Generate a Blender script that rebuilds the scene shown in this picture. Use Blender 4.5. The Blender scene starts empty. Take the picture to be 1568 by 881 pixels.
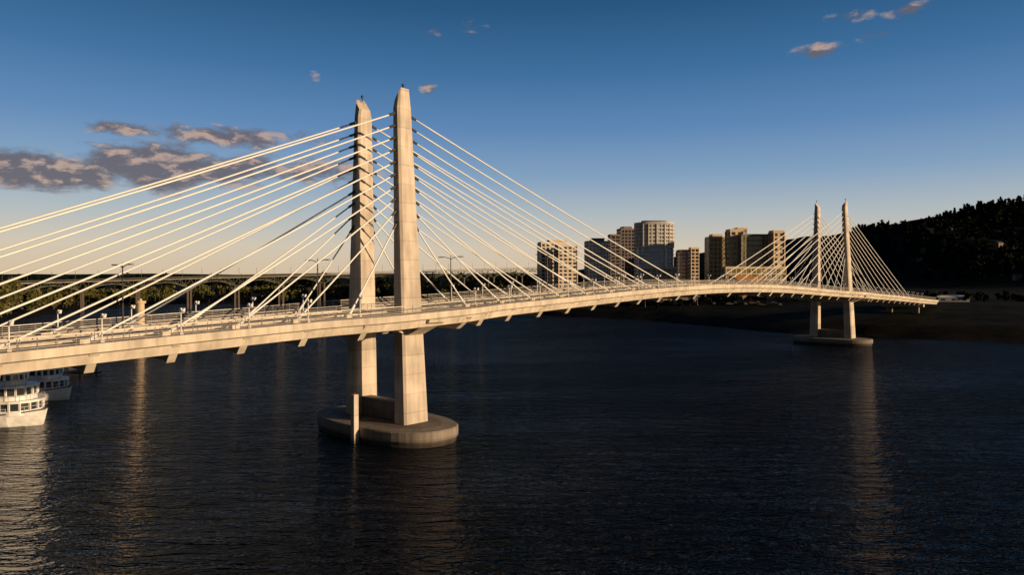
import bpy, math, random
import numpy as np
from mathutils import Vector, Matrix
random.seed(4); rng=np.random.default_rng(4)
scene=bpy.context.scene
F=1100.0; CAMZ=24.0; HV=428.0; WATER=-1.2
def W(u,v,d): return Vector(((u-784)/F*d, d, CAMZ-(v-HV)/F*d))
# ------------------------------------------------------------ materials
def newmat(name):
    m=bpy.data.materials.new(name); m.use_nodes=True
    nt=m.node_tree; b=nt.nodes['Principled BSDF']; return m,nt,b
def mat(name,c1,c2=None,scale=1.0,rough=0.8,metal=0.0,spec=0.5,bump=0.0,stretch=(1,1,1),detail=3,lo=.35,hi=.65):
    m,nt,b=newmat(name)
    b.inputs['Roughness'].default_value=rough; b.inputs['Metallic'].default_value=metal
    b.inputs['Specular IOR Level'].default_value=spec
    if c2 is None: c2=tuple(x*.8 for x in c1)
    tc=nt.nodes.new('ShaderNodeTexCoord'); mp=nt.nodes.new('ShaderNodeMapping')
    mp.inputs['Scale'].default_value=stretch
    n=nt.nodes.new('ShaderNodeTexNoise'); n.inputs['Scale'].default_value=scale; n.inputs['Detail'].default_value=detail
    r=nt.nodes.new('ShaderNodeValToRGB'); r.color_ramp.elements[0].position=lo; r.color_ramp.elements[1].position=hi
    r.color_ramp.elements[0].color=(*c1,1); r.color_ramp.elements[1].color=(*c2,1)
    L=nt.links.new
    L(tc.outputs['Object'],mp.inputs[0]); L(mp.outputs[0],n.inputs['Vector']); L(n.outputs[0],r.inputs[0]); L(r.outputs[0],b.inputs['Base Color'])
    return m
def concrete(name,base,joint=3.0,line=.16):
    m,nt,b=newmat(name); L=nt.links.new; N=nt.nodes.new
    b.inputs['Roughness'].default_value=.85; b.inputs['Specular IOR Level'].default_value=.25
    tc=N('ShaderNodeTexCoord')
    mp=N('ShaderNodeMapping'); mp.inputs['Scale'].default_value=(1.2,1.2,.12)
    n1=N('ShaderNodeTexNoise'); n1.inputs['Scale'].default_value=1.0; n1.inputs['Detail'].default_value=5
    n2=N('ShaderNodeTexNoise'); n2.inputs['Scale'].default_value=.25; n2.inputs['Detail'].default_value=3
    L(tc.outputs['Object'],mp.inputs[0]); L(mp.outputs[0],n1.inputs['Vector']); L(tc.outputs['Object'],n2.inputs['Vector'])
    a=N('ShaderNodeMath'); a.operation='ADD'; L(n1.outputs[0],a.inputs[0]); L(n2.outputs[0],a.inputs[1])
    r=N('ShaderNodeMapRange'); r.inputs[1].default_value=.7; r.inputs[2].default_value=1.35; r.inputs[3].default_value=.62; r.inputs[4].default_value=1.12
    L(a.outputs[0],r.inputs[0])
    sp=N('ShaderNodeSeparateXYZ'); L(tc.outputs['Object'],sp.inputs[0])
    d=N('ShaderNodeMath'); d.operation='DIVIDE'; d.inputs[1].default_value=joint; L(sp.outputs[2],d.inputs[0])
    fr=N('ShaderNodeMath'); fr.operation='FRACT'; L(d.outputs[0],fr.inputs[0])
    lt=N('ShaderNodeMath'); lt.operation='LESS_THAN'; lt.inputs[1].default_value=.06; L(fr.outputs[0],lt.inputs[0])
    fl=N('ShaderNodeMath'); fl.operation='FLOOR'; L(d.outputs[0],fl.inputs[0])
    wn=N('ShaderNodeTexWhiteNoise'); wn.noise_dimensions='1D'; L(fl.outputs[0],wn.inputs['W'])
    wr=N('ShaderNodeMapRange'); wr.inputs[3].default_value=.86; wr.inputs[4].default_value=1.04; L(wn.outputs[0],wr.inputs[0])
    j=N('ShaderNodeMath'); j.operation='MULTIPLY_ADD'; j.inputs[1].default_value=-line; j.inputs[2].default_value=1; L(lt.outputs[0],j.inputs[0])
    m1=N('ShaderNodeMath'); m1.operation='MULTIPLY'; L(r.outputs[0],m1.inputs[0]); L(j.outputs[0],m1.inputs[1])
    m2=N('ShaderNodeMath'); m2.operation='MULTIPLY'; L(m1.outputs[0],m2.inputs[0]); L(wr.outputs[0],m2.inputs[1])
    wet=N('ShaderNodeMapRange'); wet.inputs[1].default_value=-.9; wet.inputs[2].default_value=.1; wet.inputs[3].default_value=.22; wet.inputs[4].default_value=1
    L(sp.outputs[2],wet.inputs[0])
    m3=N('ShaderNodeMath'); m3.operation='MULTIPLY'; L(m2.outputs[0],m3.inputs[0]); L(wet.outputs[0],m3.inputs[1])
    vm=N('ShaderNodeVectorMath'); vm.operation='SCALE'; vm.inputs[0].default_value=base; L(m3.outputs[0],vm.inputs['Scale'])
    L(vm.outputs[0],b.inputs['Base Color'])
    return m
M={}
M['conc']=concrete('pale_concrete',(.69,.58,.46))
M['conc_deck']=concrete('deck_concrete',(.70,.60,.47),50)
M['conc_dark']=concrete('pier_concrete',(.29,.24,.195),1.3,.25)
M['road']=mat('roadway',(.16,.155,.145),(.22,.21,.195),.6)
M['cable']=mat('cable_sheath',(.85,.82,.76),(.8,.77,.71),.5,rough=.45)
M['rail']=mat('rail_steel',(.30,.27,.23),(.42,.37,.31),2,rough=.5,metal=.3)
M['dark']=mat('dark_metal',(.035,.033,.03),(.05,.048,.045),2,rough=.5)
M['white']=mat('white_paint',(.80,.78,.74),(.66,.63,.58),.9,rough=.4)
M['glass']=mat('window_glass',(.015,.02,.025),(.04,.05,.06),.35,rough=.12,spec=.9)
M['glassb']=mat('blue_glass',(.24,.32,.42),(.50,.60,.68),.12,rough=.15,spec=.9)
M['glassg']=mat('green_glass',(.09,.10,.04),(.34,.28,.11),.12,rough=.15,spec=.9)
M['tan']=mat('tan_panel',(.60,.43,.25),(.66,.49,.31),.3)
M['brick']=mat('brown_brick',(.19,.11,.07),(.25,.15,.10),.5)
M['cream']=mat('cream_render',(.70,.61,.50),(.60,.52,.43),.3)
M['grey']=mat('grey_panel',(.15,.15,.155),(.21,.205,.2),.3)
M['truss']=mat('weathered_steel',(.08,.09,.06),(.13,.12,.085),.2)
M['orange']=mat('orange_paint',(.75,.30,.04),(.65,.22,.03),.4)
M['wood']=mat('weathered_wood',(.06,.045,.035),(.10,.075,.055),1.5)
M['bark']=mat('bark',(.06,.045,.03),(.09,.065,.045),2)
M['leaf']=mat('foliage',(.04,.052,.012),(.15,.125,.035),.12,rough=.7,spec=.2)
M['leafd']=mat('shaded_foliage',(.005,.008,.004),(.012,.015,.006),.05,rough=.8,spec=.05)  # near-black greens: shade on hill and bank trees is put into the colour
M['red'],nt,b=newmat('red_lens'); b.inputs['Base Color'].default_value=(.35,.02,.02,1)
# ------------------------------------------------------------ mesh builder
class MB:
    def __init__(s): s.v=[]; s.f=[]; s.m=[]; s.mats=[]
    def mi(s,k):
        if k not in s.mats: s.mats.append(k)
        return s.mats.index(k)
    def add(s,vs,fs,k):
        o=len(s.v); s.v+= [tuple(p) for p in vs]; i=s.mi(k)
        for f in fs: s.f.append([o+a for a in f]); s.m.append(i)
    def box(s,c,hx,hy,hz,k,ax=Vector((1,0,0)),ay=Vector((0,1,0)),az=Vector((0,0,1))):
        c=Vector(c); vs=[]
        for dz in(-1,1):
            for dx,dy in((-1,-1),(1,-1),(1,1),(-1,1)): vs.append(c+ax*hx*dx+ay*hy*dy+az*hz*dz)
        s.add(vs,[(3,2,1,0),(4,5,6,7),(0,1,5,4),(1,2,6,5),(2,3,7,6),(3,0,4,7)],k)
    def beam(s,p0,p1,w,h,k):
        p0=Vector(p0);p1=Vector(p1); d=p1-p0; L=d.length
        if L<1e-6: return
        d/=L; up=Vector((0,0,1)) if abs(d.z)<.95 else Vector((1,0,0))
        x=d.cross(up).normalized(); y=x.cross(d).normalized()
        s.box((p0+p1)/2,w/2,h/2,L/2,k,x,y,d)
    def tube(s,p0,p1,r0,k,r1=None,n=8):
        if r1 is None:r1=r0
        s.pipe([Vector(p0),Vector(p1)],[r0,r1],k,n)
    def pipe(s,pts,rs,k,n=8):
        d=(pts[-1]-pts[0]).normalized(); up=Vector((0,0,1)) if abs(d.z)<.95 else Vector((1,0,0))
        x=d.cross(up).normalized(); y=x.cross(d).normalized()
        s.loft([[p+x*r*math.cos(2*math.pi*i/n)+y*r*math.sin(2*math.pi*i/n) for i in range(n)] for p,r in zip(pts,rs)],k)
    def loft(s,rings,k,closed=True,cap=True):
        n=len(rings[0]); vs=[p for r in rings for p in r]; fs=[]
        for i in range(len(rings)-1):
            for j in range(n if closed else n-1):
                a=i*n+j;b=i*n+(j+1)%n; fs.append((a,b,b+n,a+n))
        if cap: fs+= [tuple(range(n))[::-1],tuple(range((len(rings)-1)*n,len(rings)*n))]
        s.add(vs,fs,k)
    def obj(s,name,parent=None,smooth=False,loc=None):
        me=bpy.data.meshes.new(name); me.from_pydata(s.v,[],s.f)
        for k in s.mats: me.materials.append(M[k])
        me.polygons.foreach_set('material_index',s.m)
        if smooth: me.polygons.foreach_set('use_smooth',[True]*len(s.f))
        me.update()
        import bmesh
        bm=bmesh.new(); bm.from_mesh(me); bmesh.ops.recalc_face_normals(bm,faces=bm.faces); bm.to_mesh(me); bm.free()
        o=bpy.data.objects.new(name,me); scene.collection.objects.link(o)
        if parent: o.parent=parent
        if loc is not None: o.location=loc
        return o
def empty(name,loc=(0,0,0)):
    e=bpy.data.objects.new(name,None); e.empty_display_size=2; scene.collection.objects.link(e); return e
# ------------------------------------------------------------ bridge frame
T1=Vector((-21.0,118.2,0)); A=Vector((.668,.744,0)).normalized(); NN=Vector((-A.y,A.x,0)); Z=Vector((0,0,1))
SPAN=218.7; MID=SPAN/2
_d=np.arange(-330,331,2.0)
_z=np.interp(np.abs(_d),[0,20,43,78,110,137,164,214,260,330],[22.5,22.35,21.7,20.1,18.8,17.75,16.6,14.1,12.2,11.6])
_z=np.convolve(np.pad(_z,8,mode='edge'),np.ones(17)/17,'valid')
def zd(s): return float(np.interp(s-MID,_d,_z))
def bump(x): x=abs(x); return 1.0 if x<6 else (0.0 if x>20 else .5+.5*math.cos((x-6)/14*math.pi))
def wd(s): return 10.6+2.3*max(bump(s),bump(s-SPAN))
def P(s,o,z=0,rel=True):
    p=T1+A*s-NN*o; p.z=(zd(s) if rel else 0)+z; return p
bridge=empty('cable_stayed_bridge')
S0,S1=-175,352
ss=list(np.arange(S0,S1+1,3.0))
mb=MB()
def sweep(prof,k,mb=mb,s0=None,s1=None,cap=True):
    r=[s for s in ss if (s0 is None or s>=s0) and (s1 is None or s<=s1)]
    mb.loft([[P(s,*pt) for pt in prof(wd(s))] for s in r],k,True,cap)
sweep(lambda w:[(w,.18),(w,-.75),(w-.5,-.95),(w-.9,-2.0),(w-2.1,-2.0),(w-2.5,-.9),(-(w-2.5),-.9),(-(w-2.1),-2.0),(-(w-.9),-2.0),(-(w-.5),-.95),(-w,-.75),(-w,.18),(-(w-.35),.18),(-(w-.35),0),(w-.35,0),(w-.35,.18)],'conc_deck')
sweep(lambda w:[(4.0,.004),(4.0,.03),(-4.0,.03),(-4.0,.004)],'road')
for o in(-3,-1.5,1.5,3): sweep(lambda w,o=o:[(o-.05,.032),(o-.05,.06),(o+.05,.06),(o+.05,.032)],'dark')
for o in(4.15,-4.15): sweep(lambda w,o=o:[(o-.14,0.002),(o-.14,.28),(o+.14,.28),(o+.14,0.002)],'conc_deck')
mb.obj('deck',bridge)
mb=MB()
anch=[12+8.67*i for i in range(10)]
bs=sorted(set([round(x,2) for i in anch for x in (i,-i,SPAN+i,SPAN-i)]+[-98.7,-107.4,-116,-125,-134,-143,MID,SPAN+99,SPAN+108]))
for s in bs:
    w=wd(s); poly=[(w-.25,-.8),(w-2.2,-3.1),(w-3.2,-2.8),(-(w-3.2),-2.8),(-(w-2.2),-3.1),(-(w-.25),-.8)]
    mb.loft([[P(s+t,o,z) for o,z in poly] for t in(-.5,.5)],'conc_deck')
mb.obj('floor_beams',bridge)
mb=MB()
def rails(off,zs,size,k,s0,s1,step=3.0,side=1):
    r=list(np.arange(s0,s1+.1,step))
    for a,b in zip(r[:-1],r[1:]):
        for z,t in zip(zs,size):
            mb.beam(P(a,side*off(a),z),P(b,side*off(b),z),t,t,k)
for side in(1,-1):
    rails(lambda s:wd(s)-.15,[1.45,1.15,.9,.65,.4],[.11,.04,.04,.04,.04],'rail',-150,345,3,side)
    for s in np.arange(-150,345,1.75):
        b=P(s,side*(wd(s)-.15),.18); mb.beam(b,b+Z*1.27,.07,.07,'rail')
    rails(lambda s:4.15,[1.05,.7],[.08,.05],'rail',-150,345,3,side)
    for s in np.arange(-150,345,3.5):
        b=P(s,side*4.15,.28); mb.beam(b,b+Z*.77,.08,.08,'rail')
mb.obj('railings',bridge)
# pylons
AZ0,AZ1=33.0,50.4
def off(side,z):
    t=(z-1.2)/(54-1.2)
    return (6.8+(4.5-6.8)*t) if side>0 else -(6.3+(5.6-6.3)*t)
def Q(s0,sa,o,z): p=T1+A*(s0+sa)-NN*o; p.z=z; return p
for ti,s0 in enumerate((0,SPAN)):
    for side in(1,-1):
        mb=MB(); rings=[]; zt_=51.3
        for z in (1.2,10,18,19,30,40,zt_):
            t=(z-1.2)/52.8; ha=(4.9+(2.7-4.9)*t)/2; hn=(2.9+(1.5-2.9)*t)/2; o=off(side,z); c=.38
            pts=[(-ha,-hn+c*.8),(-ha,hn-c*.8),(-ha+c,hn),(ha-c,hn),(ha,hn-c*.8),(ha,-hn+c*.8),(ha-c,-hn),(-ha+c,-hn)]
            rings.append([Q(s0,a,o+n,z) for a,n in pts])
        top=[]
        for a,n in pts:
            nn=n*side; zz=53.9+ (nn/hn)*.9 - .7*(abs(a)/ha)**2
            top.append(Q(s0,a*.8,o+n*.9,zz))
        rings.append(top); mb.loft(rings,'conc')
        mb.obj('pylon',bridge)
        mb=MB(); pk=Q(s0,0,off(side,53)+side*.3,54.1); mb.tube(pk,pk+Z*1.0,.07,'dark'); mb.tube(pk+Z*.7,pk+Z*1.1,.22,'dark')
        mb.obj('beacon',bridge)
    mb=MB()
    zt=zd(s0)-.9
    for t0,t1 in((-1.6,1.6),):
        poly=[(13.0,zt-.02),(12.8,zt-.5),(8.0,zt-2.6),(-8.0,zt-2.6),(-12.8,zt-.5),(-13.0,zt-.02)]
        mb.loft([[Q(s0,t,o,z) for o,z in poly] for t in(t0,t1)],'conc_deck')
    for dx in(-7.5,7.5):
        w=wd(s0+dx); poly=[(w-.25,zt),(w-3.2,zt-2.0),(-(w-3.2),zt-2.0),(-(w-.25),zt)]
        mb.loft([[Q(s0,dx+t,o,z) for o,z in poly] for t in(-.5,.5)],'conc_deck')
    for sa in(-1,1):
        for o in(6.6,-6.4):
            poly=[(sa*2.2,zt),(sa*6.5,zt),(sa*6.5,zt-.5),(sa*2.3,zt-2.4)]
            mb.loft([[Q(s0,a,o+t,z) for a,z in poly] for t in(-1,1)],'conc_deck')
    mb.obj('cross_beam',bridge)
    mb=MB()
    def ell(ra,ro,z,n=56):
        r=[]
        for i in range(n):
            t=2*math.pi*i/n; c_,s_=math.cos(t),math.sin(t)
            r.append(Q(s0,ra*math.copysign(abs(c_)**.8,c_),ro*math.copysign(abs(s_)**.9,s_),z))
        return r
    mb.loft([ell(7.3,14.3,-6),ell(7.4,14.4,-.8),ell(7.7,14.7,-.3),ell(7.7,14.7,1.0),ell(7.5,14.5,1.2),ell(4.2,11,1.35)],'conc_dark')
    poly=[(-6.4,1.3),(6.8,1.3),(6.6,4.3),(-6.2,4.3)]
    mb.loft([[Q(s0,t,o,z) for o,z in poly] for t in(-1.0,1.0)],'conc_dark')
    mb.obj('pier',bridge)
    mb=MB()
    p=Q(s0,-8.1,3.0,0); mb.box(p+Z*2.4,.42,.42,3.9,'conc',A,NN); mb.tube(p+Z*6.3,p+Z*6.55,.12,'red')
    if s0==0: mb.obj('navigation_light_post',bridge)
    mb=MB(); st=MB()
    for side in(1,-1):
        for dr in(1,-1):
            for i,x in enumerate(anch):
                z=AZ0+(AZ1-AZ0)*i/9; t=(z-1.2)/52.8; ha=(4.9-2.2*t)/2
                s_=s0+dr*x; top=Q(s0,dr*(ha-.1),off(side,z),z); bot=P(s_,side*6.9,.1)
                N_=14; L=(bot-top); pts=[]
                for q in range(N_+1):
                    f=q/N_; p=top+L*f; p.z-=4*f*(1-f)*L.length*.0045; pts.append(p)
                mb.pipe(pts,[.125]*len(pts),'cable',8)
                d=L.normalized(); st.tube(top-d*.3,top+d*1.5,.24,'dark',.2)
                st.tube(bot,bot-d*2.2,.24,'cable',.17)
                st.box(bot+Z*.15,.5,.4,.25,'conc_deck',A,NN)
    mb.obj('stay_cables',bridge,True); st.obj('cable_anchors',bridge)
mb=MB()
for s in(-108,SPAN+105):
    for o in(6,-6): 
        g=-5; top=zd(s)-2.6; c=P(s,o,0,False); mb.box((c.x,c.y,(g+top)/2),.9,1.4,(top-g)/2,'conc_dark',A,NN)
    mb.beam(P(s,9.5,-3.1),P(s,-9.5,-3.1),2,1.2,'conc')
mb.obj('end_piers',bridge)
# ------------------------------------------------------------ lamps on deck
def lamp_mesh():
    mb=MB(); mb.tube((0,0,0),(0,0,.5),.2,'dark',.16); mb.tube((0,0,.5),(0,0,8.4),.13,'dark',.08)
    for sg in(1,-1):
        pts=[Vector((0,sg*2.3*q/6,8.2+.45*math.sin(q/6*math.pi*.5))) for q in range(7)]; mb.pipe(pts,[.06]*7,'dark',6)
        mb.box((0,sg*2.75,8.62),.2,.55,.07,'dark'); mb.box((0,sg*2.75,8.54),.15,.4,.012,'white')
    mb.tube((0,0,8.3),(0,0,8.9),.06,'dark'); return mb
def place(o,s,off_,mesh=None):
    o.location=P(s,off_,.01); o.rotation_euler=(0,0,math.atan2(A.y,A.x)); return o
lm=None
for k in range(-4,13):
    s=-9+29.2*k
    if s<-130 or s>340: continue
    if lm is None: o=lamp_mesh().obj('street_lamp'); lm=o.data
    else:
        o=bpy.data.objects.new('street_lamp',lm); scene.collection.objects.link(o)
    place(o,s,-5.6)
fm=None
for x in bs:
    for sd in(1,-1):
        if fm is None:
            mb=MB(); mb.tube((0,0,0),(0,0,2.9),.09,'white',.07); mb.box((0,0,.15),.2,.2,.15,'rail')
            mb.beam((0,-.45,2.75),(0,.45,2.75),.07,.07,'white')
            for q in(-.4,.4): mb.tube((0.1,q,2.75),(0.25,q,3.15),.2,'white',.13)
            o=mb.obj('cable_floodlight'); fm=o.data
        else:
            o=bpy.data.objects.new('cable_floodlight',fm); scene.collection.objects.link(o)
        place(o,x+1.6,sd*7.6)
# ------------------------------------------------------------ terrain
river=np.array([(-308,433),(-350,560),(-372,660),(-340,730),(-200,722),(-86,668),(8,520),(50,475),(85,433),(131,330),(200,282),(330,235),(800,150),(6000,-100),(6000,-3000),(-130,-3000),(-120,0),(-150,130),(-250,290)],float)
def sdist(x,y):
    x=np.asarray(x,float);y=np.asarray(y,float); dmin=np.full(x.shape,1e9); ins=np.zeros(x.shape,bool); n=len(river)
    for i in range(n):
        x1,y1=river[i];x2,y2=river[(i+1)%n]; dx,dy=x2-x1,y2-y1
        t=np.clip(((x-x1)*dx+(y-y1)*dy)/(dx*dx+dy*dy),0,1)
        dmin=np.minimum(dmin,np.hypot(x-x1-t*dx,y-y1-t*dy))
        c=((y1>y)!=(y2>y)); ins^= c&(x<(x2-x1)*(y-y1)/((y2-y1) if y2!=y1 else 1e-9)+x1)
    return np.where(ins,-dmin,dmin)
_g=rng.random((64,64))
def vn(x,y):
    xi=np.floor(x).astype(int);yi=np.floor(y).astype(int);fx=x-xi;fy=y-yi;fx=fx*fx*(3-2*fx);fy=fy*fy*(3-2*fy)
    a=_g[xi%64,yi%64];b=_g[(xi+1)%64,yi%64];c=_g[xi%64,(yi+1)%64];d=_g[(xi+1)%64,(yi+1)%64]
    return (a*(1-fx)+b*fx)*(1-fy)+(c*(1-fx)+d*fx)*fy
def hgt(x,y):
    x=np.asarray(x,float);y=np.asarray(y,float)
    d=sdist(x,y)+ (vn(x/18,y/18)-.5)*8+(vn(x/6+9,y/6)-.5)*3
    h=np.where(d<0,WATER+np.maximum(d*.25,-5),WATER+np.interp(d,[0,14,30,100,200],[0,4.0,6,12,12.5]))
    west=1/(1+np.exp(-(x+120)/40)); h=np.where(d>0,WATER+(h-WATER)*(.55+.45*west),h)
    h+= np.where(d>5,(vn(x/9,y/9)-.5)*.6,0)
    def ss_(t): t=np.clip(t,0,1); return t*t*(3-2*t)
    ridge=np.interp(x,[300,491,580,633,732,811,927,1200,2000,4000],[0,14,62,98,106,122,143,170,190,190])
    r=ridge*ss_((y-560-np.maximum(0,(620-x))*.6)/740)*(.93+.14*vn(x/70,y/90))
    far=ss_((y-1600)/900)*(22+26*vn(x/300+5,y/400))
    return h+np.maximum(r,far)
xs=np.concatenate([[-9000,-6000,-4000,-2500,-1600,-1100,-800,-650,-550],np.arange(-480,480,6),np.arange(480,1500,18),[1600,1900,2400,3200,4500,6500,9000]])
ys=np.concatenate([[-3500,-2000,-1000,-400,-100,0,80,150,200],np.arange(230,780,6),np.arange(780,1500,20),[1560,1650,1800,2000,2200,2400,2700,3200,4200,6000,9000,14000]])
X,Y=np.meshgrid(xs,ys); H=hgt(X,Y); nx,ny=len(xs),len(ys)
vs=np.stack([X.ravel(),Y.ravel(),H.ravel()],1)
ii=np.arange(nx*ny).reshape(ny,nx); fc=np.stack([ii[:-1,:-1].ravel(),ii[:-1,1:].ravel(),ii[1:,1:].ravel(),ii[1:,:-1].ravel()],1)
me=bpy.data.meshes.new('ground'); me.from_pydata(vs.tolist(),[],fc.tolist()); me.polygons.foreach_set('use_smooth',[True]*len(fc)); me.update()
g=bpy.data.objects.new('ground',me); scene.collection.objects.link(g)
m,nt,b=newmat('shaded_ground_earth'); L=nt.links.new; N=nt.nodes.new
b.inputs['Roughness'].default_value=.95; b.inputs['Specular IOR Level'].default_value=.05
ge=N('ShaderNodeNewGeometry'); sp=N('ShaderNodeSeparateXYZ'); L(ge.outputs['Position'],sp.inputs[0])
mpp=N('ShaderNodeMapping'); mpp.inputs['Scale'].default_value=(1,1,3); L(ge.outputs['Position'],mpp.inputs[0])
n1=N('ShaderNodeTexNoise'); n1.inputs['Scale'].default_value=.09; n1.inputs['Detail'].default_value=8; n1.inputs['Roughness'].default_value=.75; L(mpp.outputs[0],n1.inputs['Vector'])
r1=N('ShaderNodeValToRGB'); e=r1.color_ramp.elements; e[0].position=.42;e[0].color=(.003,.004,.002,1);e[1].position=.74;e[1].color=(.028,.025,.012,1); L(n1.outputs[0],r1.inputs[0])  # bank soil and grass colours darkened to stand in for the hill's shadow
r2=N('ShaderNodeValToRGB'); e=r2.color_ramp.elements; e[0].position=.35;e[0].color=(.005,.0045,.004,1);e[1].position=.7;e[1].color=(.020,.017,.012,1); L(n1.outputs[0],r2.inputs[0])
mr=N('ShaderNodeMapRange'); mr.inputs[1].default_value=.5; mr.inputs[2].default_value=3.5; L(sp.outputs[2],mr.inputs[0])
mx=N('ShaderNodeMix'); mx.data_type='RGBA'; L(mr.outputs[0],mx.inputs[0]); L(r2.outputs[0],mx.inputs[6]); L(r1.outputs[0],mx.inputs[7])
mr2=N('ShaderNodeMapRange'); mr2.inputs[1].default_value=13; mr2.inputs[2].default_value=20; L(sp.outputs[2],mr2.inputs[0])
mx2=N('ShaderNodeMix'); mx2.data_type='RGBA'; mx2.inputs[7].default_value=(.004,.0055,.003,1); L(mr2.outputs[0],mx2.inputs[0]); L(mx.outputs[2],mx2.inputs[6])  # hill slope's shaded side painted as near-black colour above the bank
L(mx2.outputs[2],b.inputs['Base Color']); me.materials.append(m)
# ------------------------------------------------------------ river water
m,nt,b=newmat('river_water'); L=nt.links.new; N=nt.nodes.new
b.inputs['Base Color'].default_value=(.001,.004,.009,1); b.inputs['Roughness'].default_value=.05; b.inputs['IOR'].default_value=1.33; b.inputs['Specular IOR Level'].default_value=.42
ge=N('ShaderNodeNewGeometry')
def wn_(rot,sc,scale,det,dist):
    mp=N('ShaderNodeMapping'); mp.inputs['Rotation'].default_value=(0,0,math.radians(rot)); mp.inputs['Scale'].default_value=sc
    n=N('ShaderNodeTexNoise'); n.inputs['Scale'].default_value=scale; n.inputs['Detail'].default_value=det; n.inputs['Roughness'].default_value=.55; n.inputs['Distortion'].default_value=dist
    L(ge.outputs['Position'],mp.inputs[0]); L(mp.outputs[0],n.inputs['Vector']); return n
na=wn_(20,(.3,1,1),.55,4,.6); nb=wn_(-12,(.45,1,1),2.0,2,0); nc=wn_(10,(.35,1,1),.03,3,1.0)
ad=N('ShaderNodeMath'); ad.operation='MULTIPLY_ADD'; ad.inputs[1].default_value=.28; L(nb.outputs[0],ad.inputs[0]); L(na.outputs[0],ad.inputs[2])
st=N('ShaderNodeMapRange'); st.inputs[1].default_value=.38; st.inputs[2].default_value=.62; st.inputs[3].default_value=.6; st.inputs[4].default_value=1.0; L(nc.outputs[0],st.inputs[0])
bp=N('ShaderNodeBump'); bp.inputs['Distance'].default_value=3.2; L(ad.outputs[0],bp.inputs['Height']); L(st.outputs[0],bp.inputs['Strength']); L(bp.outputs[0],b.inputs['Normal'])
M['water']=m
mb=MB(); mb.add([(-9000,-3500,WATER),(9000,-3500,WATER),(9000,14000,WATER),(-9000,14000,WATER)],[(0,1,2,3)],'water'); mb.obj('river')
# ------------------------------------------------------------ trees
def quads_obj(name,C,Av,Bv,k,extra=None):
    n=len(C); V=np.empty((n,4,3)); V[:,0]=C-Av-Bv;V[:,1]=C+Av-Bv*.6;V[:,2]=C+Av*.8+Bv;V[:,3]=C-Av*.7+Bv*.9
    V=V.reshape(-1,3); me=bpy.data.meshes.new(name); F_=np.arange(4*n).reshape(-1,4)
    verts=V.tolist(); faces=F_.tolist(); mi=[0]*n
    if extra: 
        o=len(verts); verts+=[tuple(v) for v in extra.v]; faces+=[[a+o for a in f] for f in extra.f]; mi+=[1]*len(extra.f)
    me.from_pydata(verts,[],faces); me.materials.append(M[k]); me.materials.append(M['bark']); me.polygons.foreach_set('material_index',mi); me.update()
    o=bpy.data.objects.new(name,me); scene.collection.objects.link(o); return o
def rv(n,s):
    v=rng.normal(size=(n,3)); v/=np.linalg.norm(v,axis=1)[:,None]; return v*s[:,None]
def forest(name,trees,k='leaf',nq=150,qs=.9,conifer=False):
    Cs=[];ex=MB(); ex.mi('bark')
    for (x,y,h) in trees:
        z=float(hgt(x,y)); 
        if conifer:
            t=rng.random(nq)**.8; r=(1-t)*h*.2*(.7+.3*np.sin(t*30)); a=rng.random(nq)*6.283
            Cs.append(np.stack([x+r*np.cos(a),y+r*np.sin(a),z+h*(.08+.92*t)-r*.3],1)); continue
        nl=rng.integers(7,12); th=rng.random(nl)*6.283; rr=h*.27*np.sqrt(rng.random(nl))
        lc=np.stack([rr*np.cos(th),rr*np.sin(th),h*(.32+.55*rng.random(nl))],1); lr=h*(.10+.10*rng.random(nl))
        i=rng.integers(0,nl,nq); d=rv(nq,np.ones(nq)); 
        Cs.append(np.array([x,y,z])+lc[i]+d*(lr[i]*(.7+.4*rng.random(nq)))[:,None])
        ex.tube((x,y,z-.5),(x,y,z+h*.5),h*.025,'bark',h*.012,n=5)
        for q in range(3):
            l=lc[q]; ex.tube((x,y,z+h*.3),(x+l[0],y+l[1],z+l[2]),h*.011,'bark',h*.005,n=4)
    C=np.concatenate(Cs); n=len(C); s=qs*(.6+.9*rng.random(n))
    return quads_obj(name,C,rv(n,s),rv(n,s),k,ex)
def along(pts,n,spread,hl,hh,dmin=4):
    pts=np.array(pts,float); seg=np.hypot(*(pts[1:]-pts[:-1]).T); cum=np.concatenate([[0],np.cumsum(seg)]); out=[]
    while len(out)<n:
        t=rng.random()*cum[-1]; x=np.interp(t,cum,pts[:,0]);y=np.interp(t,cum,pts[:,1])
        x+=rng.normal()*spread;y+=rng.normal()*spread
        if sdist(x,y)>dmin: out.append((x,y,hl+(hh-hl)*rng.random()))
    return out
forest('riverside_tree_mass',along([(-335,435),(-350,500)],40,12,17,27)+along([(-365,500),(-392,660),(-370,745)],90,14,9,16),nq=260,qs=.85)
forest('riverside_tree_mass',along([(-370,752),(-200,745),(-80,705),(-20,620)],190,18,9,17),nq=150,qs=1.0)
forest('riverside_tree_mass',along([(-20,600),(20,545),(60,500)],34,9,5,10),nq=150,qs=.8)
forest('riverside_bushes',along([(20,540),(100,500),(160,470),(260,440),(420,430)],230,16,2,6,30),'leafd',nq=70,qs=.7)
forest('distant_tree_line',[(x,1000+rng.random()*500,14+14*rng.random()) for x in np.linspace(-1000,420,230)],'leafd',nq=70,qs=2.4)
tr=[]
while len(tr)<1500:
    x=480+900*rng.random(); y=700+620*rng.random()
    if hgt(x,y)>22: tr.append((x,y,10+10*rng.random()))
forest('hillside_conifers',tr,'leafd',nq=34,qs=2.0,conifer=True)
tr=[(x,1285+rng.random()*40,(7+9*rng.random()+(7 if rng.random()<.08 else 0))) for x in np.linspace(560,1250,330)]
forest('ridge_conifers',tr,'leafd',nq=90,qs=1.5,conifer=True)
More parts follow.
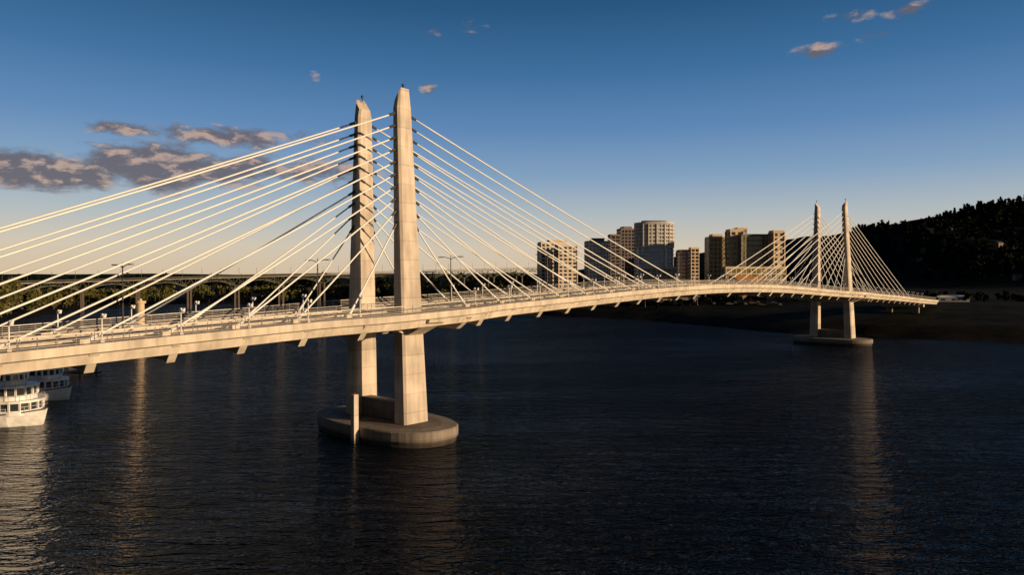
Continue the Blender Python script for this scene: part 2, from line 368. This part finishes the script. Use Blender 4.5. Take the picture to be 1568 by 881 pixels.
# ------------------------------------------------------------ buildings
def yawax(deg): a=math.radians(deg); return Vector((math.cos(a),math.sin(a),0)),Vector((-math.sin(a),math.cos(a),0))
def block(mb,cx,cy,z0,z1,w,d,yaw,core,slab,fin,fh=3.5,fw=4.0,slabt=.9,finw=.8,over=.35):
    ax,ay=yawax(yaw); c=Vector((cx,cy,0))
    mb.box(c+Z*(z0+z1)/2,w/2,d/2,(z1-z0)/2,core,ax,ay)
    n=max(1,round((z1-z0)/fh)); 
    for i in range(n+1):
        z=z0+(z1-z0)*i/n; mb.box(c+Z*z,w/2+over,d/2+over,slabt/2,slab,ax,ay)
    if fin:
        zc=(z0+z1)/2
        for L_,D_,a1,a2 in((w,d,ax,ay),(d,w,ay,ax)):
            k=max(1,round(L_/fw))
            for i in range(k+1):
                p=-L_/2+L_*i/k
                for sg in(-1,1): mb.box(c+a1*p+a2*sg*(D_/2+.12)+Z*zc,finw/2,.14,(z1-z0)/2-.05,fin,a1,a2)
    mb.box(c+Z*(z1+slabt/2+.4),w/2+over-.1,d/2+over-.1,.4,slab,ax,ay)
def uX(u,d): return (u-784)/F*d
def top(v,d): return CAMZ-(v-HV)/F*d
def bld(name,parts):
    e=empty(name)
    for i,(nm,fn) in enumerate(parts):
        mb=MB(); fn(mb); mb.obj(nm,e)
    return e
G=10.0
def B(u0,u1,v,d,dep,yaw,*a,**k):
    ya=math.radians(yaw); azm=math.atan(((u0+u1)/2-784)/F)
    wpx=(u1-u0)/F*d; w=max(6,(wpx-dep*math.sin(ya+azm)/math.cos(azm))/ (math.cos(ya+azm)/math.cos(azm)))
    return lambda mb: block(mb,uX((u0+u1)/2,d),d+dep/2,G-3,top(v,d),w,dep,yaw,*a,**k)
bld('apartment_building',[('main_block',B(824,856,373,620,10,14,'glass','cream','cream',fh=3.1,slabt=1.1,finw=1.4,fw=4.5)),('wing',B(850,884,377,600,10,14,'glass','cream','tan',fh=3.1,slabt=1.3,finw=1.6,fw=4.5)),
   ('penthouse',B(838,868,370,622,8,14,'cream','tan',None,fh=4))])
bld('glass_office_tower',[('main_block',B(896,932,371,640,12,6,'glassb','grey','grey',fh=3.4,slabt=.6,finw=.4,fw=3)),('roof_plant',B(904,926,367,645,9,6,'grey','grey',None))])
bld('apartment_tower',[('main_block',B(946,973,352,660,12,10,'glass','brick','grey',fh=3.1,slabt=.9,finw=.7,fw=3.5)),('side_block',B(932,950,361,655,8,10,'glass','brick','grey',fh=3.1,slabt=.9,finw=.7,fw=3.5)),('roof_plant',B(951,968,349,664,10,10,'grey','grey',None))])
def oval(u0,u1,v,d,dep,band_from,z0=7,core='glassb',slab='cream'):
    def f(mb):
        cx=uX((u0+u1)/2,d); w=(u1-u0)/F*d/2; zt=top(v,d)
        def ring(r,z,n=40): return [Vector((cx+(w+r)*math.copysign(abs(math.cos(2*math.pi*i/n))**.75,math.cos(2*math.pi*i/n)),d+dep/2+(dep/2+r)*math.copysign(abs(math.sin(2*math.pi*i/n))**.75,math.sin(2*math.pi*i/n)),z)) for i in range(n)]
        mb.loft([ring(-.6,z0),ring(-.6,zt)],core)
        z=z0
        while z<=zt+.1:
            t=.3 if z<band_from else .75
            mb.loft([ring(0,z-t),ring(0,z+t)],slab if z>band_from else 'white'); z+=3.2
        mb.loft([ring(0,zt-.2),ring(0,zt+1.6)],slab)
        R=ring(-.25,0)
        for i in range(0,40,1):
            hi=zt; lo=band_from if i%4 else z0
            mb.beam(R[i]+Z*lo,R[i]+Z*hi,.5 if i%2 else 1.6,.5,slab)
        mb.loft([ring(-6,zt+1.5),ring(-6,zt+3.4)],'grey')
    return f
bld('curved_condominium_tower',[('tower',oval(975,1036,343,610,24,top(378,610))),('podium',B(980,1038,411,604,10,0,'glass','cream','cream',fh=4))])
bld('brick_apartment_building',[('main_block',B(1038,1070,385,640,10,8,'glassb','brick','brick',fh=3.2,slabt=1.3,finw=1.8,fw=4.6)),('corner_bay',B(1056,1071,381,636,5,8,'glass','tan','tan',fh=3.2))])
bld('gold_office_building',[('main_block',B(1082,1114,365,590,10,4,'glassg','tan','tan',fh=3.7,slabt=1.1,finw=1.0,fw=3.6)),('roof_plant',B(1088,1108,361,596,8,4,'grey','tan',None))])
bld('office_building',[('left_block',B(1114,1140,354,570,9,4,'glass','tan','tan',fh=3.9,slabt=1.6,finw=2,fw=5)),('centre_block',B(1132,1186,361,564,8,4,'glassg','grey','tan',fh=3.9,slabt=.9,finw=.5,fw=3)),
   ('right_block',B(1180,1203,356,556,8,4,'glass','tan','tan',fh=3.9,slabt=1.6,finw=2,fw=5)),('roof_plant',B(1126,1146,351,575,8,4,'grey','tan',None)),('podium',B(1108,1206,411,544,8,4,'glassg','tan','tan',fh=4.2))])
def shed(name,u,v,d,w,dep,h,yaw,k,roof,n=1,wk='glass'):
    mb=MB(); ax,ay=yawax(yaw); x=uX(u,d); z=float(hgt(x,d)); c=Vector((x,d,z))
    mb.box(c+Z*(h/2-.5),w/2,dep/2,h/2+.5,k,ax,ay)
    r=[(-dep/2-.4,h-.02),(0,h+dep*.14),(dep/2+.4,h-.02)]
    mb.loft([[c+ax*s_*(w/2+.4)+ay*a+Z*b_ for a,b_ in r] for s_ in(-1,1)],roof)
    k2=max(2,int(w/5))
    for i in range(k2):
        mb.box(c+ax*(-w/2+w*(i+.5)/k2)-ay*(dep/2+.02)+Z*(h*.5),1.0,.08,h*.22,wk,ax,ay)
    return mb.obj(name)
shed('orange_roofed_warehouse',1142,0,500,21,20,12.8,12,'brick','orange')
for i,(u,d,w,h,k,r) in enumerate([(900,560,16,4,'grey','dark'),(940,540,12,3.5,'tan','grey'),(975,525,20,4,'grey','dark'),(1015,505,10,3,'brick','grey'),(1050,490,14,3.5,'brick','grey'),(1000,560,30,6,'brick','dark'),(1060,545,26,6,'grey','dark'),(868,575,12,5,'tan','dark'),(1215,520,24,9,'brick','grey')]):
    shed('warehouse',u,0,d,w,9,h,10+5*(i%3),k,r)
shed('marina_shed',1456,0,420,17,8,2.6,-8,'grey','white')
mb=MB()
for i in range(26):
    x=560+520*rng.random(); y=800+350*rng.random(); z=float(hgt(x,y)); s=3+3*rng.random()
    ax,ay=yawax(rng.random()*60-30); c=Vector((x,y,z+2)); mb.box(c,s,s*.7,3.2,'brick',ax,ay)
    mb.loft([[c+ax*q*(s+.5)+ay*a+Z*b_ for a,b_ in((-s*.7-.5,3.2),(0,3.2+s*.5),(s*.7+.5,3.2))] for q in(-1,1)],'dark')
mb.obj('hillside_houses')
for u,d in((905,520),(948,505),(988,480),(1031,500),(1068,470)):
    o=bpy.data.objects.new('street_lamp',lm); scene.collection.objects.link(o); x=uX(u,d); o.location=(x,d,float(hgt(x,d))); o.scale=(1.5,1.5,1.6)
def car_mesh(k):
    mb=MB()
    mb.loft([[(-2.2,y,.35),(2.2,y,.35),(2.25,y,.75),(1.2,y,.95),(-2.2,y,1.0)] for y in(-.9,.9)],k)
    mb.loft([[(-1.9,y,.98),(1.1,y,.94),(.45,y,1.5),(-1.4,y,1.52)] for y in(-.78,.78)],'glass')
    mb.box((-.5,0,1.53),.9,.7,.03,k)
    for x in(-1.35,1.35):
        for y in(-.85,.85): mb.tube((x,y-.1,.34),(x,y+.1,.34),.34,'dark',n=10)
    return mb
cms=[car_mesh(k).obj('parked_car') for k in('rail','grey','dark','brick')]
place_=[]
for i in range(40):
    u=860+340*(i/40)+rng.random()*5; d=np.interp(u,[860,1200],[560,430])+ (i%3)*6
    x=uX(u,d); place_.append((x,d))
for i,(x,d) in enumerate(place_):
    o=cms[i] if i<4 else bpy.data.objects.new('parked_car',cms[int(rng.integers(0,4))].data)
    if i>=4: scene.collection.objects.link(o)
    o.location=(x,d,float(hgt(x,d))+.15); o.rotation_euler=(0,0,math.radians(-20+rng.random()*10+90*(i%2)))
# ------------------------------------------------------------ background truss bridge
e=empty('truss_bridge'); mb=MB()
_a=W(0,434,540); pb=W(835,411,860); pa=_a-(pb-_a)*.35
def tb(t): 
    p=pa.lerp(pb,t); return p
n=18; dirv=(pb-pa).normalized(); sid=Vector((-dirv.y,dirv.x,0)).normalized()
mb.loft([[tb(t)+sid*o+Z*z for o,z in((-7,0),(7,0),(7,-1.0),(-7,-1.0))] for t in np.linspace(0,1,40)],'conc_dark')
for o in(-7,7): 
    for t0,t1 in zip(np.linspace(0,1,41)[:-1],np.linspace(0,1,41)[1:]): mb.beam(tb(t0)+sid*o+Z*1.1,tb(t1)+sid*o+Z*1.1,.15,.5,'truss')
mb.obj('roadway_deck',e)
mb=MB()
for i in range(n):
    for o in(-5.5,5.5):
        k=10; pl=None
        for q in range(k+1):
            f=q/k; t=(i+f)/n; up=tb(t)+sid*o-Z*1.0; dep=2.2+5.5*(abs(f-.5)*2)**2; lo=up-Z*dep
            mb.beam(up,lo,.3,.3,'truss')
            if pl is not None:
                mb.beam(pl,lo,.45,.45,'truss'); mb.beam(pu if q%2 else pl, lo if q%2 else up,.28,.28,'truss')
            pl,pu=lo,up
mb.obj('steel_truss',e)
mb=MB()
for i in range(n+1):
    p=tb(i/n)
    for o in(-5.5,5.5): mb.box((p+sid*o)-Z*(8.7+12),.8,.9,13,'wood',dirv,sid)
mb.obj('piers',e)
mb=MB()
for i in range(46):
    p=tb(i/46); 
    mb.beam(p-sid*7,p-sid*7+Z*8,.18,.18,'truss')
mb.obj('lamp_posts',e)
mb=MB(); p=W(215,0,300); mb.tube((p.x,p.y,-5),(p.x,p.y,14),1.6,'tan',1.5,n=14); mb.tube((p.x,p.y,14),(p.x,p.y,15),2.1,'tan',2.1,n=14); mb.tube((p.x,p.y,15),(p.x,p.y,16),.8,'tan',.3,n=10)
mb.obj('river_piling')
# ------------------------------------------------------------ boats
def boat(name,bow,heading,Lb,Bm,tiers,hull='white',sc=1):
    e=empty(name); h=Vector((math.cos(heading),math.sin(heading),0)); sd=Vector((-h.y,h.x,0)); o0=bow-h*Lb
    def T(x,y,z): p=o0+h*x+sd*y; p.z=WATER+z; return p
    mb=MB(); R=[]
    for q in range(15):
        f=q/14; x=Lb*f; bw=Bm/2*(1 if f<.7 else max(.05,1-((f-.7)/.3)**2.6)); sh=1.9+.9*max(0,(f-.5)/.5)**2
        R.append([T(x,-bw,sh),T(x-.02*Lb*(f>.9),-bw*.86,.2),T(x-.04*Lb*(f>.9),-bw*.5,-.7),T(x-.04*Lb*(f>.9),bw*.5,-.7),T(x-.02*Lb*(f>.9),bw*.86,.2),T(x,bw,sh)])
    mb.loft(R,hull); 
    for s_ in(-1,1):
        for q in range(14):
            a=R[q][0 if s_<0 else 5]; b_=R[q+1][0 if s_<0 else 5]; mb.beam(a,b_,.18,.22,'dark'); mb.beam(a+Z*.9,b_+Z*.9,.05,.05,'white'); mb.beam(a,a+Z*.9,.05,.05,'white')
    mb.obj('hull',e)
    def outline(x0,x1,b,z):
        pts=[(x0,-b),(x1-b*1.0,-b)]
        for q in range(1,8):
            t=q/8*math.pi-math.pi/2; pts.append((x1-b+b*math.cos(t),b*math.sin(t)))
        pts+=[(x1-b,b),(x0,b)]; return [T(x,y,z) for x,y in pts]
    for i,(x0,x1,b,z0,z1) in enumerate(tiers):
        mb=MB(); x0*=Lb;x1*=Lb
        mb.loft([outline(x0,x1,b,z0),outline(x0,x1,b,z0+.85)],'white'); mb.loft([outline(x0+.1,x1-.1,b-.1,z0+.8),outline(x0+.1,x1-.1,b-.1,z1-.35)],'glass')
        mb.loft([outline(x0-.3,x1+.35,b+.3,z1-.38),outline(x0-.3,x1+.35,b+.3,z1)],'white')
        A_=outline(x0,x1,b,z0+.8)
        for a,c in zip(A_,A_[1:]+A_[:1]):
            L_=(c-a).length; k=max(1,round(L_/1.6))
            for q in range(k): mb.beam(a.lerp(c,q/k),a.lerp(c,q/k)+Z*(z1-z0-1.15),.28,.28,'white')
        R_=outline(x0,x1+.2,b+.2,z1)
        for a,c in zip(R_,R_[1:]): 
            mb.beam(a+Z*.9,c+Z*.9,.05,.05,'rail'); mb.beam(a,a+Z*.9,.05,.05,'rail')
        mb.obj('deckhouse',e)
    mb=MB(); mb.tube(T(Lb*.45,0,tiers[-1][4]),T(Lb*.45,0,tiers[-1][4]+2.5),.08,'white'); mb.box(T(Lb*.3,0,tiers[-1][4]+.5),1.0,.8,.5,'dark'); mb.obj('mast',e)
p=W(70,625,124); boat('river_cruise_boat',Vector((p.x,p.y,0)),math.radians(-5),32,9,[(.05,.95,3.9,2.0,4.5),(.1,.92,3.6,4.5,7.0),(.45,.87,2.6,7.0,9.2)])
p=W(108,600,150); boat('river_cruise_boat',Vector((p.x,p.y,0)),math.radians(-5),26,7.5,[(.05,.94,3.2,2.0,4.5),(.15,.9,2.9,4.5,6.8)])
mb=MB()
for k in range(4):
    x=-122+k*4.2; y=188+k*.3
    mb.tube((x,y,-4),(x,y,.9+.3*(k%2)),.2,'wood')
mb.box((-118,189.6,-.7),9,1.2,.25,'wood'); mb.box((-115,189.6,.3),1.6,.9,.8,'grey'); mb.box((-115,189.6,1.2),1.9,1.1,.1,'dark')
mb.obj('floating_dock')
# ------------------------------------------------------------ world
SUN=Vector((.91,-.415,0)).normalized(); EL=math.radians(10.0)
w=bpy.data.worlds.new('World'); scene.world=w; w.use_nodes=True; nt=w.node_tree; L=nt.links.new; N=nt.nodes.new
bg=nt.nodes['Background']; bg.inputs[1].default_value=.1
sky=N('ShaderNodeTexSky'); sky.sky_type='NISHITA'; sky.sun_disc=False; sky.sun_elevation=EL; sky.sun_rotation=math.atan2(SUN.x,SUN.y)
sky.air_density=1.0; sky.dust_density=1.0; sky.ozone_density=2.0; sky.altitude=0
tc=N('ShaderNodeTexCoord'); sp=N('ShaderNodeSeparateXYZ'); L(tc.outputs['Generated'],sp.inputs[0])
def mth(op,a,b=None,c=None,clamp=False):
    n=N('ShaderNodeMath'); n.operation=op; n.use_clamp=clamp
    for i,x in enumerate((a,b,c)):
        if x is None: continue
        if isinstance(x,(int,float)): n.inputs[i].default_value=x
        else: L(x,n.inputs[i])
    return n.outputs[0]
az=mth('ARCTAN2',sp.outputs[0],sp.outputs[1]); el=mth('ARCSINE',sp.outputs[2])
cb=N('ShaderNodeCombineXYZ'); L(az,cb.inputs[0]); L(el,cb.inputs[1])
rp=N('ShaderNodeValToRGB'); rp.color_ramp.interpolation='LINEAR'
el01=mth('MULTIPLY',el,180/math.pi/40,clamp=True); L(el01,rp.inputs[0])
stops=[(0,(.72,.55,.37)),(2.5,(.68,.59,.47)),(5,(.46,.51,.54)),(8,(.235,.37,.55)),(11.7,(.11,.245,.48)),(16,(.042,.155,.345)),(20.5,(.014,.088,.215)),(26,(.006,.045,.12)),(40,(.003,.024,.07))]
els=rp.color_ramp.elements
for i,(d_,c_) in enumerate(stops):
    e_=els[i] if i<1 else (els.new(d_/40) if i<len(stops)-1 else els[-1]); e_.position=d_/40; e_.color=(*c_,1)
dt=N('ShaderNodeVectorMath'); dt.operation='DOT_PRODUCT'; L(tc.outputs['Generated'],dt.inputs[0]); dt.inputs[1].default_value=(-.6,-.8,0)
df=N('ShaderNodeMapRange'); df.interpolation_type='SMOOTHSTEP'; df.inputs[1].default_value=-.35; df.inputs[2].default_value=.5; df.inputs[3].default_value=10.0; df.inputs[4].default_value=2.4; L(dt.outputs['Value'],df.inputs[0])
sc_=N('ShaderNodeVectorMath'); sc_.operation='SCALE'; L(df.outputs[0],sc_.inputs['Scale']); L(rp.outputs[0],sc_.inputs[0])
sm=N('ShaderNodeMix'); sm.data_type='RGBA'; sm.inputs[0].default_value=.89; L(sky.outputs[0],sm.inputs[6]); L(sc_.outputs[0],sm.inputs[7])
clouds=[(55,262,165,34,2.0),(10,246,100,24,1.7),(240,256,140,40,1.9),(345,262,120,30,1.5),(190,197,95,14,1.1),(340,208,110,20,1.3),(455,210,60,18,.95),(500,262,120,30,.95),
 (665,50,18,9,.7),(730,45,26,18,.5),(483,115,10,14,.6),(657,137,15,15,.8),(1300,25,46,12,.85),(1388,16,46,13,.85),(1250,80,46,15,.75),(1340,58,38,14,.65)]
def ang(u,v):
    x=(u-784)/F; z=(HV-v)/F; return math.atan2(x,1),math.asin(z/math.sqrt(1+x*x+z*z))
m_=None
for (u,v,ru,rv_,s_) in clouds:
    a0,e0=ang(u,v); a1,_=ang(u+ru,v); _,e1=ang(u,v-rv_)
    v1=N('ShaderNodeVectorMath'); v1.operation='SUBTRACT'; L(cb.outputs[0],v1.inputs[0]); v1.inputs[1].default_value=(a0,e0,0)
    v2=N('ShaderNodeVectorMath'); v2.operation='MULTIPLY'; L(v1.outputs[0],v2.inputs[0]); v2.inputs[1].default_value=(1/(abs(a1-a0)*1.25),1/(abs(e1-e0)*1.25),0)
    v3=N('ShaderNodeVectorMath'); v3.operation='LENGTH'; L(v2.outputs[0],v3.inputs[0])
    c_=mth('MULTIPLY_ADD',v3.outputs['Value'],-s_,s_)
    m_=c_ if m_ is None else mth('MAXIMUM',m_,c_)
m_=mth('MAXIMUM',m_,0.0)
def cn(vec):
    mp=N('ShaderNodeMapping'); mp.inputs['Scale'].default_value=(1,2.3,1); L(vec,mp.inputs[0])
    n1=N('ShaderNodeTexNoise'); n1.inputs['Scale'].default_value=19; n1.inputs['Detail'].default_value=6; n1.inputs['Roughness'].default_value=.62; n1.inputs['Distortion'].default_value=.2; L(mp.outputs[0],n1.inputs['Vector'])
    return n1.outputs[0]
N0=cn(cb.outputs[0])
of=N('ShaderNodeVectorMath'); of.operation='ADD'; L(cb.outputs[0],of.inputs[0]); of.inputs[1].default_value=(.006,.011,0)
N1=cn(of.outputs[0])
D0=mth('MULTIPLY',mth('ADD',mth('MULTIPLY',m_,1.15),mth('MULTIPLY_ADD',N0,3.4,-1.95)),mth('MULTIPLY',m_,5.0,clamp=True))
alpha=N('ShaderNodeMapRange'); alpha.interpolation_type='SMOOTHSTEP'; alpha.inputs[1].default_value=.0; alpha.inputs[2].default_value=.9; alpha.inputs[4].default_value=.9; L(D0,alpha.inputs[0])
lit=N('ShaderNodeMapRange'); lit.interpolation_type='SMOOTHSTEP'; lit.inputs[1].default_value=.01; lit.inputs[2].default_value=-.14; L(mth('SUBTRACT',N1,N0),lit.inputs[0])
lc=N('ShaderNodeMix'); lc.data_type='RGBA'; lc.inputs[6].default_value=(1.35,1.2,1.4,1); lc.inputs[7].default_value=(4.9,3.5,2.8,1); L(lit.outputs[0],lc.inputs[0])
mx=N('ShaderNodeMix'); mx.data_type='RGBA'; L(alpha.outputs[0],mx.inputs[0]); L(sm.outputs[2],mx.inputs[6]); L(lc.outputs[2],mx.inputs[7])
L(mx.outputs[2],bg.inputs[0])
w.cycles.sampling_method='MANUAL'; w.cycles.sample_map_resolution=256
sl=bpy.data.lights.new('sun','SUN'); sl.energy=5.0; sl.angle=math.radians(.5); sl.color=(1,.73,.45)
so=bpy.data.objects.new('sun',sl); scene.collection.objects.link(so)
dv=Vector((SUN.x*math.cos(EL),SUN.y*math.cos(EL),math.sin(EL))); so.rotation_euler=dv.to_track_quat('Z','Y').to_euler(); so.location=(200,-50,150)
# ------------------------------------------------------------ camera
cd=bpy.data.cameras.new('camera'); cd.sensor_width=36; cd.lens=36*F/1568; cd.clip_end=30000; cd.clip_start=.5
co=bpy.data.objects.new('camera',cd); scene.collection.objects.link(co); co.location=(0,0,CAMZ)
pitch=math.atan((440.5-HV)/F); co.rotation_euler=(math.radians(90)-pitch,0,0); scene.camera=co
scene.view_settings.view_transform='Standard'; scene.view_settings.look='None'; scene.view_settings.exposure=0
